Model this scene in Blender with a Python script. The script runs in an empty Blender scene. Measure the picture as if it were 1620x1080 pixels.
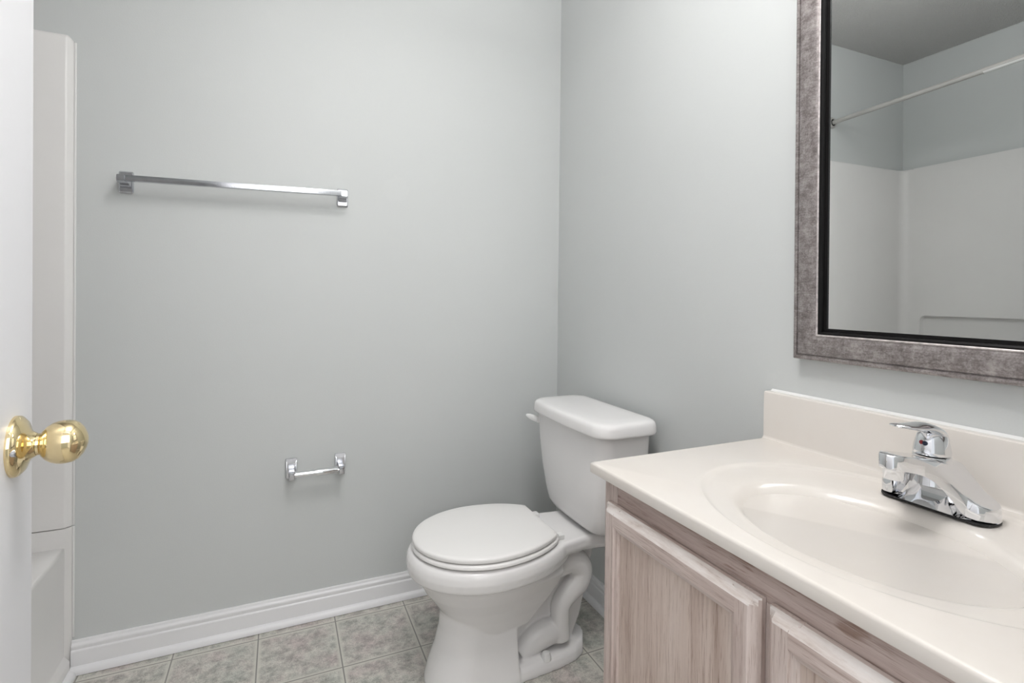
import bpy, bmesh, math, random
from mathutils import Vector, Matrix
random.seed(7)
SC = bpy.context.scene
COL = SC.collection

# ------------------------------------------------------------------ camera
CAM_LOC = Vector((-1.0296, -1.8471, 1.0845))
CAM_R = Vector((0.91311798, -0.4075536, 0.01075259))
CAM_U = Vector((-0.00671919, 0.01132671, 0.99991328))
CAM_F = Vector((0.40764005, 0.91311104, -0.0076042))
cd = bpy.data.cameras.new('camera')
cam = bpy.data.objects.new('camera', cd)
COL.objects.link(cam)
cd.sensor_width = 36.0
cd.lens = 819.86 / 1620 * 36.0
cd.shift_y = -(540 - 473.55) / 1620
cd.clip_start = 0.01
mw = Matrix((CAM_R, CAM_U, -CAM_F)).transposed().to_4x4()
mw.translation = CAM_LOC
cam.matrix_world = mw
SC.camera = cam

# ------------------------------------------------------------------ world, light, exposure
w = bpy.data.worlds.new('World')
SC.world = w
w.use_nodes = True
w.node_tree.nodes['Background'].inputs[0].default_value = (0.95, 0.97, 1.0, 1)
w.node_tree.nodes['Background'].inputs[1].default_value = 1.0
SC.view_settings.view_transform = 'Standard'
SC.view_settings.look = 'None'
SC.view_settings.gamma = 1.0
SC.view_settings.use_curve_mapping = False
SC.view_settings.exposure = -0.08


def area(name, loc, target, size, size_y, power, color):
    ld = bpy.data.lights.new(name, 'AREA')
    ld.shape = 'RECTANGLE'
    ld.size = size
    ld.size_y = size_y
    ld.energy = power
    ld.color = color
    o = bpy.data.objects.new(name, ld)
    COL.objects.link(o)
    o.location = loc
    o.rotation_euler = (Vector(target) - Vector(loc)).to_track_quat('-Z', 'Y').to_euler()
    return o


ld = bpy.data.lights.new('ceiling_lamp_light', 'POINT')
ld.energy = 11
ld.shadow_soft_size = 0.11
ld.color = (1.0, 0.985, 0.985)
lo_ = bpy.data.objects.new('ceiling_lamp_light', ld)
COL.objects.link(lo_)
lo_.location = (-0.70, -1.33, 2.13)
area('ceiling_bounce_fill', (-0.70, -1.15, 2.37), (-0.70, -1.15, 0), 0.4, 0.4, 5, (1.0, 0.985, 0.985))  # added soft downward fill, approximates flash bounced off the ceiling
area('bounce_flash_uplight', (-0.74, -1.20, 2.08), (-0.74, -1.20, 3.0), 0.25, 0.25, 22, (1.0, 0.985, 0.985))  # added upward light, acts as a flash aimed at the ceiling
area('doorway_fill_light', (-0.60, -2.80, 1.75), (-1.05, -1.0, 0.8), 1.5, 1.4, 24, (1.0, 0.985, 0.985))  # added large soft fill entering through the doorway, no fixture behind it


# ------------------------------------------------------------------ materials
def new_mat(name):
    m = bpy.data.materials.new(name)
    m.use_nodes = True
    nt = m.node_tree
    return m, nt, nt.nodes['Principled BSDF']


def N(nt, t, **kw):
    n = nt.nodes.new(t)
    for k, v in kw.items():
        setattr(n, k, v)
    return n


def coords(nt, scale=(1, 1, 1), rot=(0, 0, 0)):
    tc = N(nt, 'ShaderNodeTexCoord')
    mp = N(nt, 'ShaderNodeMapping')
    mp.inputs['Scale'].default_value = scale
    mp.inputs['Rotation'].default_value = rot
    nt.links.new(tc.outputs['Object'], mp.inputs['Vector'])
    return mp.outputs['Vector']


def noise(nt, vec, scale, detail=3, rough=0.5):
    n = N(nt, 'ShaderNodeTexNoise')
    n.inputs['Scale'].default_value = scale
    n.inputs['Detail'].default_value = detail
    n.inputs['Roughness'].default_value = rough
    nt.links.new(vec, n.inputs['Vector'])
    return n.outputs['Fac']


def ramp(nt, fac, stops):
    r = N(nt, 'ShaderNodeValToRGB')
    el = r.color_ramp.elements
    while len(el) < len(stops):
        el.new(0.5)
    for e, (pos, c) in zip(el, stops):
        e.position = pos
        e.color = (*c, 1)
    nt.links.new(fac, r.inputs['Fac'])
    return r.outputs['Color']


def bump(nt, bsdf, fac, strength, dist):
    b = N(nt, 'ShaderNodeBump')
    b.inputs['Strength'].default_value = strength
    b.inputs['Distance'].default_value = dist
    nt.links.new(fac, b.inputs['Height'])
    nt.links.new(b.outputs['Normal'], bsdf.inputs['Normal'])


def mathn(nt, op, a, b=None, c=None):
    n = N(nt, 'ShaderNodeMath', operation=op)
    for i, v in enumerate((a, b, c)):
        if v is None:
            continue
        if isinstance(v, (int, float)):
            n.inputs[i].default_value = v
        else:
            nt.links.new(v, n.inputs[i])
    return n.outputs[0]


def mixc(nt, fac, a, b, mode='MIX'):
    n = N(nt, 'ShaderNodeMix', data_type='RGBA', blend_type=mode)
    for sock, v in ((n.inputs[0], fac), (n.inputs[6], a), (n.inputs[7], b)):
        if isinstance(v, (int, float)):
            sock.default_value = v
        elif isinstance(v, tuple):
            sock.default_value = (*v, 1)
        else:
            nt.links.new(v, sock)
    return n.outputs[2]


def plain(name, col, rough, metal=0.0, nscale=None, nstr=0.0, spec=0.5, var=0.0, vscale=8, coat=0.0):
    m, nt, b = new_mat(name)
    b.inputs['Base Color'].default_value = (*col, 1)
    b.inputs['Roughness'].default_value = rough
    b.inputs['Metallic'].default_value = metal
    b.inputs['Specular IOR Level'].default_value = spec
    b.inputs['Coat Weight'].default_value = coat
    v = coords(nt)
    if var:
        f = noise(nt, v, vscale, 4)
        lo = tuple(c * (1 - var) for c in col)
        hi = tuple(min(1, c * (1 + var)) for c in col)
        nt.links.new(ramp(nt, f, [(0.3, lo), (0.7, hi)]), b.inputs['Base Color'])
    if nscale:
        bump(nt, b, noise(nt, v, nscale, 3), nstr, 0.002)
    return m


M = {}


def wall_paint():
    m, nt, b = new_mat('grey_green_wall_paint')
    v = coords(nt)
    base = ramp(nt, noise(nt, v, 1.7, 3), [(0.3, (0.592, 0.612, 0.607)), (0.7, (0.612, 0.631, 0.626))])
    # faint touched up patches of fresher paint
    tc = N(nt, 'ShaderNodeTexCoord')
    tot = None
    for (x, y, z, r, s) in [(-0.86, 0, 1.500, .018, .8), (-0.66, 0, 1.455, .045, .8), (-0.88, 0, .60, .018, .6),
                            (0, -1.005, .895, .014, 1.0)]:
        d = N(nt, 'ShaderNodeVectorMath', operation='DISTANCE')
        nt.links.new(tc.outputs['Object'], d.inputs[0])
        d.inputs[1].default_value = (x, y, z)
        nz = noise(nt, v, 60, 3)
        dd = mathn(nt, 'ADD', d.outputs['Value'], mathn(nt, 'MULTIPLY', mathn(nt, 'SUBTRACT', nz, 0.5), 0.05))
        k = mathn(nt, 'MULTIPLY', mathn(nt, 'LESS_THAN', dd, r), s)
        tot = k if tot is None else mathn(nt, 'MAXIMUM', tot, k)
    nt.links.new(mixc(nt, mathn(nt, 'MULTIPLY', tot, 0.10), base, (0.70, 0.71, 0.70)), b.inputs['Base Color'])
    b.inputs['Roughness'].default_value = 0.55
    b.inputs['Specular IOR Level'].default_value = 0.35
    h = mathn(nt, 'ADD', noise(nt, v, 260, 3), mathn(nt, 'MULTIPLY', noise(nt, v, 30, 3), 0.6))
    h = mathn(nt, 'ADD', h, mathn(nt, 'MULTIPLY', tot, 0.35))
    bump(nt, b, h, 0.16, 0.0012)
    return m


M['wall'] = wall_paint()


def ceiling_mat():
    m, nt, b = new_mat('sprayed_texture_ceiling')
    b.inputs['Base Color'].default_value = (0.92, 0.91, 0.89, 1)
    b.inputs['Roughness'].default_value = 0.95
    v = coords(nt)
    bump(nt, b, noise(nt, v, 95, 4, 0.75), 1.0, 0.03)
    return m


M['ceiling'] = ceiling_mat()


def floor_mat():
    m, nt, b = new_mat('mottled_vinyl_tile')
    S, X0, Y0 = 0.2291, -1.3154, -0.0553
    tc = N(nt, 'ShaderNodeTexCoord')
    sp = N(nt, 'ShaderNodeSeparateXYZ')
    nt.links.new(tc.outputs['Object'], sp.inputs[0])

    def dist(out, o):
        t = mathn(nt, 'DIVIDE', mathn(nt, 'SUBTRACT', out, o - 10 * S), S)
        fr = mathn(nt, 'FRACT', t)
        d = mathn(nt, 'MINIMUM', fr, mathn(nt, 'SUBTRACT', 1.0, fr))
        return mathn(nt, 'MULTIPLY', d, S), mathn(nt, 'FLOOR', t)

    dx, ix = dist(sp.outputs[0], X0)
    dy, iy = dist(sp.outputs[1], Y0)
    d = mathn(nt, 'MINIMUM', dx, dy)
    v = tc.outputs['Object']
    # each tile samples another part of the print
    cmb = N(nt, 'ShaderNodeCombineXYZ')
    nt.links.new(mathn(nt, 'MULTIPLY', ix, 3.7), cmb.inputs[0])
    nt.links.new(mathn(nt, 'MULTIPLY', iy, 5.3), cmb.inputs[1])
    va = N(nt, 'ShaderNodeVectorMath', operation='ADD')
    nt.links.new(v, va.inputs[0])
    nt.links.new(cmb.outputs[0], va.inputs[1])
    vv = va.outputs[0]
    big = noise(nt, vv, 9, 5, 0.6)
    mid = noise(nt, vv, 30, 9, 0.78)
    fine = noise(nt, vv, 330, 3, 0.7)
    c1 = ramp(nt, mid, [(0.32, (0.26, 0.252, 0.238)), (0.45, (0.43, 0.418, 0.397)), (0.53, (0.57, 0.556, 0.525)), (0.66, (0.71, 0.695, 0.65))])
    c2 = ramp(nt, big, [(0.35, (0.93, 0.97, 0.93)), (0.5, (1.02, 1.01, 0.98)), (0.66, (0.98, 0.89, 0.90))])
    c = mixc(nt, 1.0, c1, c2, 'MULTIPLY')
    c3 = ramp(nt, fine, [(0.36, (0.62, 0.62, 0.61)), (0.55, (1.08, 1.08, 1.08))])
    c = mixc(nt, 0.75, c, c3, 'MULTIPLY')
    jit = mathn(nt, 'MULTIPLY', mathn(nt, 'SUBTRACT', mid, 0.5), 0.004)
    dj = mathn(nt, 'ADD', d, jit)
    light = N(nt, 'ShaderNodeMapRange')
    light.inputs[1].default_value = 0.004
    light.inputs[2].default_value = 0.014
    light.inputs[3].default_value = 0.9
    light.inputs[4].default_value = 0.0
    nt.links.new(dj, light.inputs[0])
    c = mixc(nt, light.outputs[0], c, (0.63, 0.618, 0.555))
    line = mathn(nt, 'LESS_THAN', d, 0.0019)
    c = mixc(nt, line, c, (0.27, 0.262, 0.24))
    nt.links.new(c, b.inputs['Base Color'])
    b.inputs['Roughness'].default_value = 0.42
    h = mathn(nt, 'ADD', mathn(nt, 'MINIMUM', mathn(nt, 'MULTIPLY', d, 120), 1.0), mathn(nt, 'MULTIPLY', mid, 0.4))
    bump(nt, b, h, 0.25, 0.002)
    return m


M['floor'] = floor_mat()


def wood_mat(name, axis, seed=0.0, tone=(1, 1, 1), patches=False):
    """pickled pinkish oak, grain along the given axis"""
    m, nt, b = new_mat(name)
    ax = 'xyz'.index(axis)

    def stretched(cross, long_, off=0.0):
        sc = [cross] * 3
        sc[ax] = long_
        v_ = coords(nt, tuple(sc))
        mv = N(nt, 'ShaderNodeVectorMath', operation='ADD')
        nt.links.new(v_, mv.inputs[0])
        mv.inputs[1].default_value = (seed + off, seed * 1.7 + off, seed * 0.6 + off)
        return mv.outputs[0]
    g1 = noise(nt, stretched(30, 1.6), 1.2, 6, 0.66)
    g2 = noise(nt, stretched(230, 9.0, 3), 1.0, 5, 0.75)
    g3 = noise(nt, stretched(520, 22.0, 7), 1.0, 3, 0.6)

    def t(c):
        return tuple(a * k for a, k in zip(c, tone))
    c = ramp(nt, g1, [(0.30, t((0.41, 0.320, 0.280))), (0.42, t((0.53, 0.435, 0.395))), (0.55, t((0.61, 0.520, 0.480))), (0.72, t((0.66, 0.58, 0.545)))])
    c2 = ramp(nt, g2, [(0.33, (0.66, 0.60, 0.57)), (0.46, (0.97, 0.96, 0.96)), (0.65, (1.05, 1.05, 1.05))])
    c = mixc(nt, 0.9, c, c2, 'MULTIPLY')
    c3 = ramp(nt, g3, [(0.34, (0.62, 0.54, 0.49)), (0.42, (1, 1, 1))])
    c = mixc(nt, 0.7, c, c3, 'MULTIPLY')
    if patches:
        # darker cathedral grain where the lime did not take
        p = noise(nt, stretched(26, 5.5, 11), 1.0, 3, 0.55)
        pm = ramp(nt, p, [(0.57, (0, 0, 0)), (0.60, (1, 1, 1)), (0.63, (1, 1, 1)), (0.69, (0, 0, 0))])
        hatch = ramp(nt, g2, [(0.46, (0.62, 0.52, 0.46)), (0.58, (1, 1, 1))])
        c = mixc(nt, mathn(nt, 'MULTIPLY', pm, 0.9), c, mixc(nt, 1.0, c, hatch, 'MULTIPLY'))
    nt.links.new(c, b.inputs['Base Color'])
    b.inputs['Roughness'].default_value = 0.5
    bump(nt, b, g2, 0.25, 0.0008)
    return m


M['wood_z'] = wood_mat('pickled_oak_upright', 'z')
M['wood_y'] = wood_mat('pickled_oak_lengthwise', 'y', 4.0)
M['wood_panel'] = wood_mat('pickled_oak_panel', 'z', 9.0, (1.0, 0.975, 0.93))
M['wood_rail'] = wood_mat('pickled_oak_face_rail', 'y', 2.0, (0.93, 0.905, 0.90), True)


def bevel_wood():
    """whiter end grain of the door bevels, with light from above painted in"""
    m, nt, b = new_mat('lit_pickled_oak_bevel')
    v = coords(nt, (40, 6, 40))
    g = noise(nt, v, 1.5, 6, 0.7)
    c = ramp(nt, g, [(0.30, (0.34, 0.26, 0.22)), (0.40, (0.58, 0.51, 0.47)), (0.55, (0.70, 0.65, 0.62)), (0.7, (0.74, 0.71, 0.69))])
    nt.links.new(c, b.inputs['Base Color'])
    b.inputs['Roughness'].default_value = 0.5
    return m


M['wood_edge'] = bevel_wood()


def marble():
    m, nt, b = new_mat('ivory_cultured_marble')
    v = coords(nt)
    f = noise(nt, v, 5, 5, 0.65)
    c = ramp(nt, f, [(0.35, (0.715, 0.670, 0.620)), (0.55, (0.728, 0.688, 0.643)), (0.72, (0.738, 0.702, 0.662))])
    nt.links.new(c, b.inputs['Base Color'])
    b.inputs['Roughness'].default_value = 0.22
    b.inputs['Specular IOR Level'].default_value = 0.5
    return m


M['marble'] = marble()
M['porcelain'] = plain('white_porcelain', (0.84, 0.83, 0.825), 0.08, var=0.012, vscale=3)
M['seat'] = plain('white_seat_enamel', (0.85, 0.84, 0.825), 0.28, var=0.012, vscale=5)
M['plastic'] = plain('white_plastic', (0.82, 0.82, 0.81), 0.3)
M['fiberglass'] = plain('white_fiberglass', (0.77, 0.76, 0.748), 0.36, var=0.015, vscale=4, nscale=60, nstr=0.02)
M['trim'] = plain('white_trim_paint', (0.80, 0.80, 0.81), 0.3, nscale=40, nstr=0.05, var=0.01)
M['doorpaint'] = plain('white_door_paint', (0.80, 0.80, 0.82), 0.45, nscale=70, nstr=0.10, var=0.008)
M['caulk'] = plain('white_caulk', (0.80, 0.80, 0.79), 0.4, nscale=90, nstr=0.2)
M['chrome'] = plain('polished_chrome', (0.80, 0.81, 0.83), 0.035, 1.0, var=0.02)
M['chrome_dull'] = plain('worn_chrome', (0.58, 0.59, 0.62), 0.18, 1.0, nscale=300, nstr=0.05, var=0.06, vscale=60)
M['brass'] = plain('polished_brass', (0.83, 0.68, 0.40), 0.06, 1.0, var=0.04, vscale=20)
M['black'] = plain('black_paint', (0.006, 0.0055, 0.0055), 0.3, var=0.2, spec=0.2)
M['rubber'] = plain('black_rubber', (0.015, 0.015, 0.016), 0.6, var=0.2)
M['glass_mirror'] = plain('mirror_glass', (0.86, 0.885, 0.88), 0.0, 1.0)
M['rod'] = plain('satin_white_rod', (0.50, 0.485, 0.465), 0.35, 0.3, var=0.03)
M['red'] = plain('red_dot', (0.26, 0.012, 0.015), 0.3, var=0.05)
M['blue'] = plain('dark_blue_dot', (0.01, 0.02, 0.05), 0.3, var=0.05)
M['dark'] = plain('dark_hollow', (0.02, 0.02, 0.02), 0.6, var=0.1)


def frame_mat():
    m, nt, b = new_mat('distressed_pewter_leaf')
    v = coords(nt)
    n1 = noise(nt, v, 48, 7, 0.75)
    n2 = noise(nt, coords(nt, (60, 60, 330)), 1.0, 3, 0.6)
    n3 = noise(nt, v, 330, 3, 0.6)
    f = mathn(nt, 'ADD', mathn(nt, 'MULTIPLY', n1, 0.55), mathn(nt, 'ADD', mathn(nt, 'MULTIPLY', n2, 0.2), mathn(nt, 'MULTIPLY', n3, 0.25)))
    c = ramp(nt, f, [(0.34, (0.12, 0.100, 0.096)), (0.47, (0.25, 0.222, 0.217)), (0.57, (0.40, 0.366, 0.358)), (0.70, (0.58, 0.54, 0.53))])
    nt.links.new(c, b.inputs['Base Color'])
    b.inputs['Metallic'].default_value = 0.55
    b.inputs['Roughness'].default_value = 0.42
    bump(nt, b, n3, 0.15, 0.0006)
    return m


M['frame'] = frame_mat()
M['frame_bead'] = plain('rubbed_pink_silver_bead', (0.62, 0.57, 0.56), 0.35, 0.6, var=0.25, vscale=120)


# ------------------------------------------------------------------ helpers
def empty(name, loc, label=None, cat=None, group=None):
    o = bpy.data.objects.new(name, None)
    o.empty_display_size = 0.05
    COL.objects.link(o)
    o.location = loc
    tag(o, label, cat, group)
    return o


def tag(o, label=None, cat=None, group=None, kind=None):
    if label:
        o['label'] = label
    if cat:
        o['category'] = cat
    if group:
        o['group'] = group
    if kind:
        o['kind'] = kind
    return o


def world_loc(o):
    v = Vector((0, 0, 0))
    while o is not None:
        v += Vector(o.location)
        o = o.parent
    return v


def obj(name, bm, mat, parent=None, loc=None, smooth=True, angle=35, label=None):
    """bm is in world coordinates; the object's origin goes to loc (or its parent's)"""
    me = bpy.data.meshes.new(name)
    org = Vector(loc) if loc is not None else (world_loc(parent) if parent else Vector((0, 0, 0)))
    bmesh.ops.translate(bm, verts=bm.verts, vec=-org)
    bmesh.ops.recalc_face_normals(bm, faces=bm.faces)
    bm.to_mesh(me)
    bm.free()
    mats = mat if isinstance(mat, (list, tuple)) else [mat]
    for mm in mats:
        me.materials.append(mm)
    if smooth:
        for p in me.polygons:
            p.use_smooth = True
        me.set_sharp_from_angle(angle=math.radians(angle))
    o = bpy.data.objects.new(name, me)
    COL.objects.link(o)
    if parent:
        o.parent = parent
        o.location = org - world_loc(parent)
    else:
        o.location = org
    if label:
        o['label'] = label
    return o


def struct(name, bm, mat, **kw):
    o = obj(name, bm, mat, **kw)
    o['kind'] = 'structure'
    return o


def box(bm, a, b, bev=0.0, seg=2, mi=0):
    x0, x1 = sorted((a[0], b[0]))
    y0, y1 = sorted((a[1], b[1]))
    z0, z1 = sorted((a[2], b[2]))
    vs = [bm.verts.new(p) for p in ((x0, y0, z0), (x1, y0, z0), (x1, y1, z0), (x0, y1, z0), (x0, y0, z1), (x1, y0, z1), (x1, y1, z1), (x0, y1, z1))]
    fs = [bm.faces.new([vs[i] for i in q]) for q in ((3, 2, 1, 0), (4, 5, 6, 7), (0, 1, 5, 4), (1, 2, 6, 5), (2, 3, 7, 6), (3, 0, 4, 7))]
    for f_ in fs:
        f_.material_index = mi
    if bev:
        es = list({e for f_ in fs for e in f_.edges})
        bmesh.ops.bevel(bm, geom=es, offset=bev, segments=seg, affect='EDGES', profile=0.6)
    return vs


def loft(bm, rings, closed=True, caps=True, mi=0):
    vr = [[bm.verts.new(p) for p in r] for r in rings]
    n = len(vr[0])
    for a, b in zip(vr[:-1], vr[1:]):
        for i in range(n if closed else n - 1):
            j = (i + 1) % n
            f_ = bm.faces.new((a[i], a[j], b[j], b[i]))
            f_.material_index = mi
    if caps and closed:
        f1 = bm.faces.new(list(reversed(vr[0])))
        f2 = bm.faces.new(vr[-1])
        f1.material_index = f2.material_index = mi
    return vr


def basis(d):
    d = Vector(d).normalized()
    u = Vector((0, 0, 1)) if abs(d.z) < 0.95 else Vector((1, 0, 0))
    s = d.cross(u).normalized()
    t = s.cross(d).normalized()
    return d, s, t


def lathe(bm, org, axis, prof, n=40, mi=0):
    """prof: (distance along the axis, radius)"""
    d, s, t = basis(axis)
    o = Vector(org)
    rings = [[o + d * h + (s * math.cos(2 * math.pi * i / n) + t * math.sin(2 * math.pi * i / n)) * max(r, 1e-5) for i in range(n)] for h, r in prof]
    loft(bm, rings, mi=mi)


def tube(bm, pts, rad, n=16, mi=0):
    """tube through a list of points; rad is a number or a list"""
    P = [Vector(p) for p in pts]
    rr = rad if isinstance(rad, (list, tuple)) else [rad] * len(P)
    ref = None
    rings = []
    for i, p in enumerate(P):
        d = (P[min(i + 1, len(P) - 1)] - P[max(i - 1, 0)]).normalized()
        if ref is None:
            _, s, t = basis(d)
        else:
            s = (ref - d * ref.dot(d)).normalized()
            t = s.cross(d).normalized()
        ref = s
        rings.append([p + (s * math.cos(2 * math.pi * k / n) + t * math.sin(2 * math.pi * k / n)) * rr[i] for k in range(n)])
    loft(bm, rings, mi=mi)


def spline(pts, n=8):
    """Catmull-Rom through the points"""
    P = [Vector(p) for p in pts]
    P = [P[0] * 2 - P[1]] + P + [P[-1] * 2 - P[-2]]
    out = []
    for i in range(1, len(P) - 2):
        a, b, c, d = P[i - 1:i + 3]
        for k in range(n):
            t = k / n
            out.append(0.5 * ((2 * b) + (c - a) * t + (2 * a - 5 * b + 4 * c - d) * t * t + (3 * b - a - 3 * c + d) * t ** 3))
    out.append(P[-2])
    return out


def extrude_profile(bm, prof, p0, p1, mapf, mi=0):
    """closed 2D profile extruded between two stations; mapf(u, v, s) -> point"""
    loft(bm, [[mapf(u, v, s) for u, v in prof] for s in (p0, p1)], mi=mi)


def rrect(cx, cy, hx, hy, r, n=6):
    out = []
    for (sx, sy, a0) in ((1, 1, 0), (-1, 1, 90), (-1, -1, 180), (1, -1, 270)):
        for k in range(n + 1):
            a = math.radians(a0 + 90 * k / n)
            out.append((cx + sx * (hx - r) + r * math.cos(a), cy + sy * (hy - r) + r * math.sin(a)))
    return out


# ------------------------------------------------------------------ the room
XL, XT, YF, ZC = -2.32, -1.565, -1.775, 2.42   # tub wall, tub front, front wall, ceiling
bm = bmesh.new(); box(bm, (XL - .1, -3.6, -.08), (0.1, 0.1, 0)); struct('floor', bm, M['floor'], smooth=False)
bm = bmesh.new(); box(bm, (XL - .1, YF - .115, ZC), (0.1, 0.1, ZC + .08)); struct('ceiling', bm, M['ceiling'], smooth=False)
bm = bmesh.new(); box(bm, (XL - .1, 0, 0), (0.1, 0.1, ZC)); struct('wall_back', bm, M['wall'], smooth=False)
bm = bmesh.new(); box(bm, (0, YF - .115, 0), (0.1, 0, ZC)); struct('wall_right', bm, M['wall'], smooth=False)
bm = bmesh.new(); box(bm, (XL - .1, YF - .115, 0), (XL, 0, ZC)); struct('wall_left', bm, M['wall'], smooth=False)
bm = bmesh.new(); box(bm, (XL, -1.775, 0), (XT, -1.52, ZC)); struct('wall_alcove', bm, M['wall'], smooth=False)
DX0, DX1, DH = -1.262, -0.515, 2.05
bm = bmesh.new()
box(bm, (XL, YF - .115, 0), (DX0, YF, ZC))
box(bm, (DX1, YF - .115, 0), (0, YF, ZC))
box(bm, (DX0, YF - .115, DH), (DX1, YF, ZC))
struct('wall_front', bm, M['wall'], smooth=False)
bm = bmesh.new(); box(bm, (XL - .1, -3.6, 0), (0.1, -3.5, ZC)); struct('wall_hall', bm, M['wall'], smooth=False)

# door lining and casing (inside the opening, out of the picture)
bm = bmesh.new()
box(bm, (DX0, YF - .115, 0), (DX0 + .012, YF, DH), .002)
box(bm, (DX1 - .012, YF - .115, 0), (DX1, YF, DH), .002)
box(bm, (DX0, YF - .115, DH - .012), (DX1, YF, DH), .002)
struct('trim_1', bm, M['trim'])

# baseboards
BB = [(0, 0), (-.0135, 0), (-.0135, .060), (-.0125, .064), (-.0100, .0655), (-.0100, .0700), (-.0108, .0735), (-.0105, .0775), (-.0085, .0800),
      (-.0065, .0815), (-.0055, .0850), (-.0052, .0885), (-.0040, .0900), (0, .0900)]
SH = [(-.0135, .0016)] + [(-.0135 - .0150 * math.cos(a), .0016 + .0190 * math.sin(a)) for a in [math.radians(d) for d in (0, 20, 40, 60, 75, 90)]]
bm = bmesh.new(); extrude_profile(bm, BB, XT, -0.0, lambda u, v, s: (s, u, v)); struct('baseboard_back', bm, M['trim'], angle=50)
bm = bmesh.new(); extrude_profile(bm, BB, -.0135, -1.02, lambda u, v, s: (u, s, v)); struct('baseboard_right', bm, M['trim'], angle=50)
bm = bmesh.new(); extrude_profile(bm, SH, XT, -.0135, lambda u, v, s: (s, u, v)); struct('trim_2', bm, M['trim'], angle=50)
bm = bmesh.new(); extrude_profile(bm, SH, -.0285, -1.02, lambda u, v, s: (u, s, v)); struct('trim_3', bm, M['trim'], angle=50)
SHT = [(0, 0)] + [(.0165 * math.cos(a), .0205 * math.sin(a)) for a in [math.radians(d) for d in (0, 20, 40, 60, 75, 90)]]
bm = bmesh.new(); extrude_profile(bm, SHT, -.0285, -1.515, lambda u, v, s: (XT + .0005 + u, s, v)); struct('trim_4', bm, M['trim'], angle=50)

# ------------------------------------------------------------------ bathtub
XA = -1.578            # recessed apron face
RIM = .365
tub = empty('bathtub', (-1.94, -.76, 0), 'white fiberglass alcove bathtub with plain recessed apron beneath the tall surround', 'bathtub')
bm = bmesh.new()
outer = []
N_ = 24
x0, x1, y0, y1 = XL + .003, XA, -1.502, -.018
cx, cy = (x0 + x1) / 2 - .01, -.76
per = []
for a, b in (((x1, y0), (x1, y1)), ((x1, y1), (x0, y1)), ((x0, y1), (x0, y0)), ((x0, y0), (x1, y0))):
    for k in range(N_):
        t = k / N_
        per.append((a[0] + (b[0] - a[0]) * t, a[1] + (b[1] - a[1]) * t))


def superell(ang, ax, ay, n):
    c, s = math.cos(ang), math.sin(ang)
    r = (abs(c / ax) ** n + abs(s / ay) ** n) ** (-1 / n)
    return r * c, r * s


angs = [math.atan2(q[1] - cy, q[0] - cx) for q in per]
rings = [[(q[0], q[1], RIM - .012) for q in per],
         [(cx + (q[0] - cx) * .997, cy + (q[1] - cy) * .998, RIM - .003) for q in per],
         [(cx + (q[0] - cx) * .985, cy + (q[1] - cy) * .992, RIM) for q in per]]
for ax, ay, z, n in ((.300, .655, RIM, 5), (.290, .645, RIM - .004, 5), (.280, .632, RIM - .025, 5), (.245, .585, .12, 4), (.215, .54, .075, 4), (.16, .46, .062, 3), (.01, .03, .06, 2)):
    rings.append([(cx + superell(a, ax, ay, n)[0], cy + superell(a, ax, ay, n)[1], z) for a in angs])
loft(bm, rings, caps=False)
bm.faces.new([bm.verts[-len(per) + i] for i in range(len(per))]) if False else None
obj('basin', bm, M['fiberglass'], tub, angle=60)
# apron: recessed face with a coved border down the end wall and along the floor
bm = bmesh.new()
prof = [(XA, RIM - .012), (XA - .0005, .062), (XA + .0015, .057), (XT - .0015, .043), (XT, .039), (XT, 0.0), (XA - .03, 0.0), (XA - .03, RIM - .012)]
extrude_profile(bm, prof, -.0185, -1.5015, lambda u, v, s: (u, s, v))
obj('apron', bm, M['fiberglass'], tub, angle=40)
COVE = [(XA - .004, -.0180), (XA - .001, -.0172), (XA + .001, -.0155), (XT - .002, -.0040), (XT - .0005, -.0022), (XT, -.0005), (XA - .02, -.0005), (XA - .02, -.0180)]
for sgn in (0, 1):
    bm = bmesh.new()
    WIDE = [(XL + .002 if u < XA - .01 else u, v) for u, v in COVE]
    m_ = (lambda q: [(u, -1.52 - v) for u, v in q]) if sgn else (lambda q: q)
    extrude_profile(bm, m_(COVE), 0.0, RIM - .03, lambda u, v, s: (u, v, s))
    extrude_profile(bm, m_(WIDE), RIM - .03, .4165, lambda u, v, s: (u, v, s))
    obj('flange', bm, M['fiberglass'], tub, angle=30)
bm = bmesh.new()
box(bm, (XL + .0015, -1.502, RIM - .02), (XL + .018, -.018, .4165), .0005)
obj('upstand', bm, M['fiberglass'], tub)

# ------------------------------------------------------------------ tub surround
ZS0, ZS1 = .4195, 1.800
sur = empty('tub_surround', (-1.94, -.01, ZS0), 'tall white fiberglass wall surround standing above the bathtub', 'tub surround')


def rounded_slab(bm, prof, za, zb):
    """extrude a plan outline upwards; its top eases back into the wall and its front corner is rounded off"""
    yw = max(prof, key=lambda q: abs(q[1] + .76))[1]

    def row(z, k, cx_):
        return [(min(u, XT - cx_) if u > XA - .05 else u, v + (yw - v) * k, z) for u, v in prof]
    loft(bm, [row(za, 0, 0), row(zb - .020, 0, 0), row(zb - .012, .02, .0025), row(zb - .006, .10, .007), row(zb - .0025, .30, .011), row(zb - .0006, .62, .016), row(zb, .95, .020)])


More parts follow.
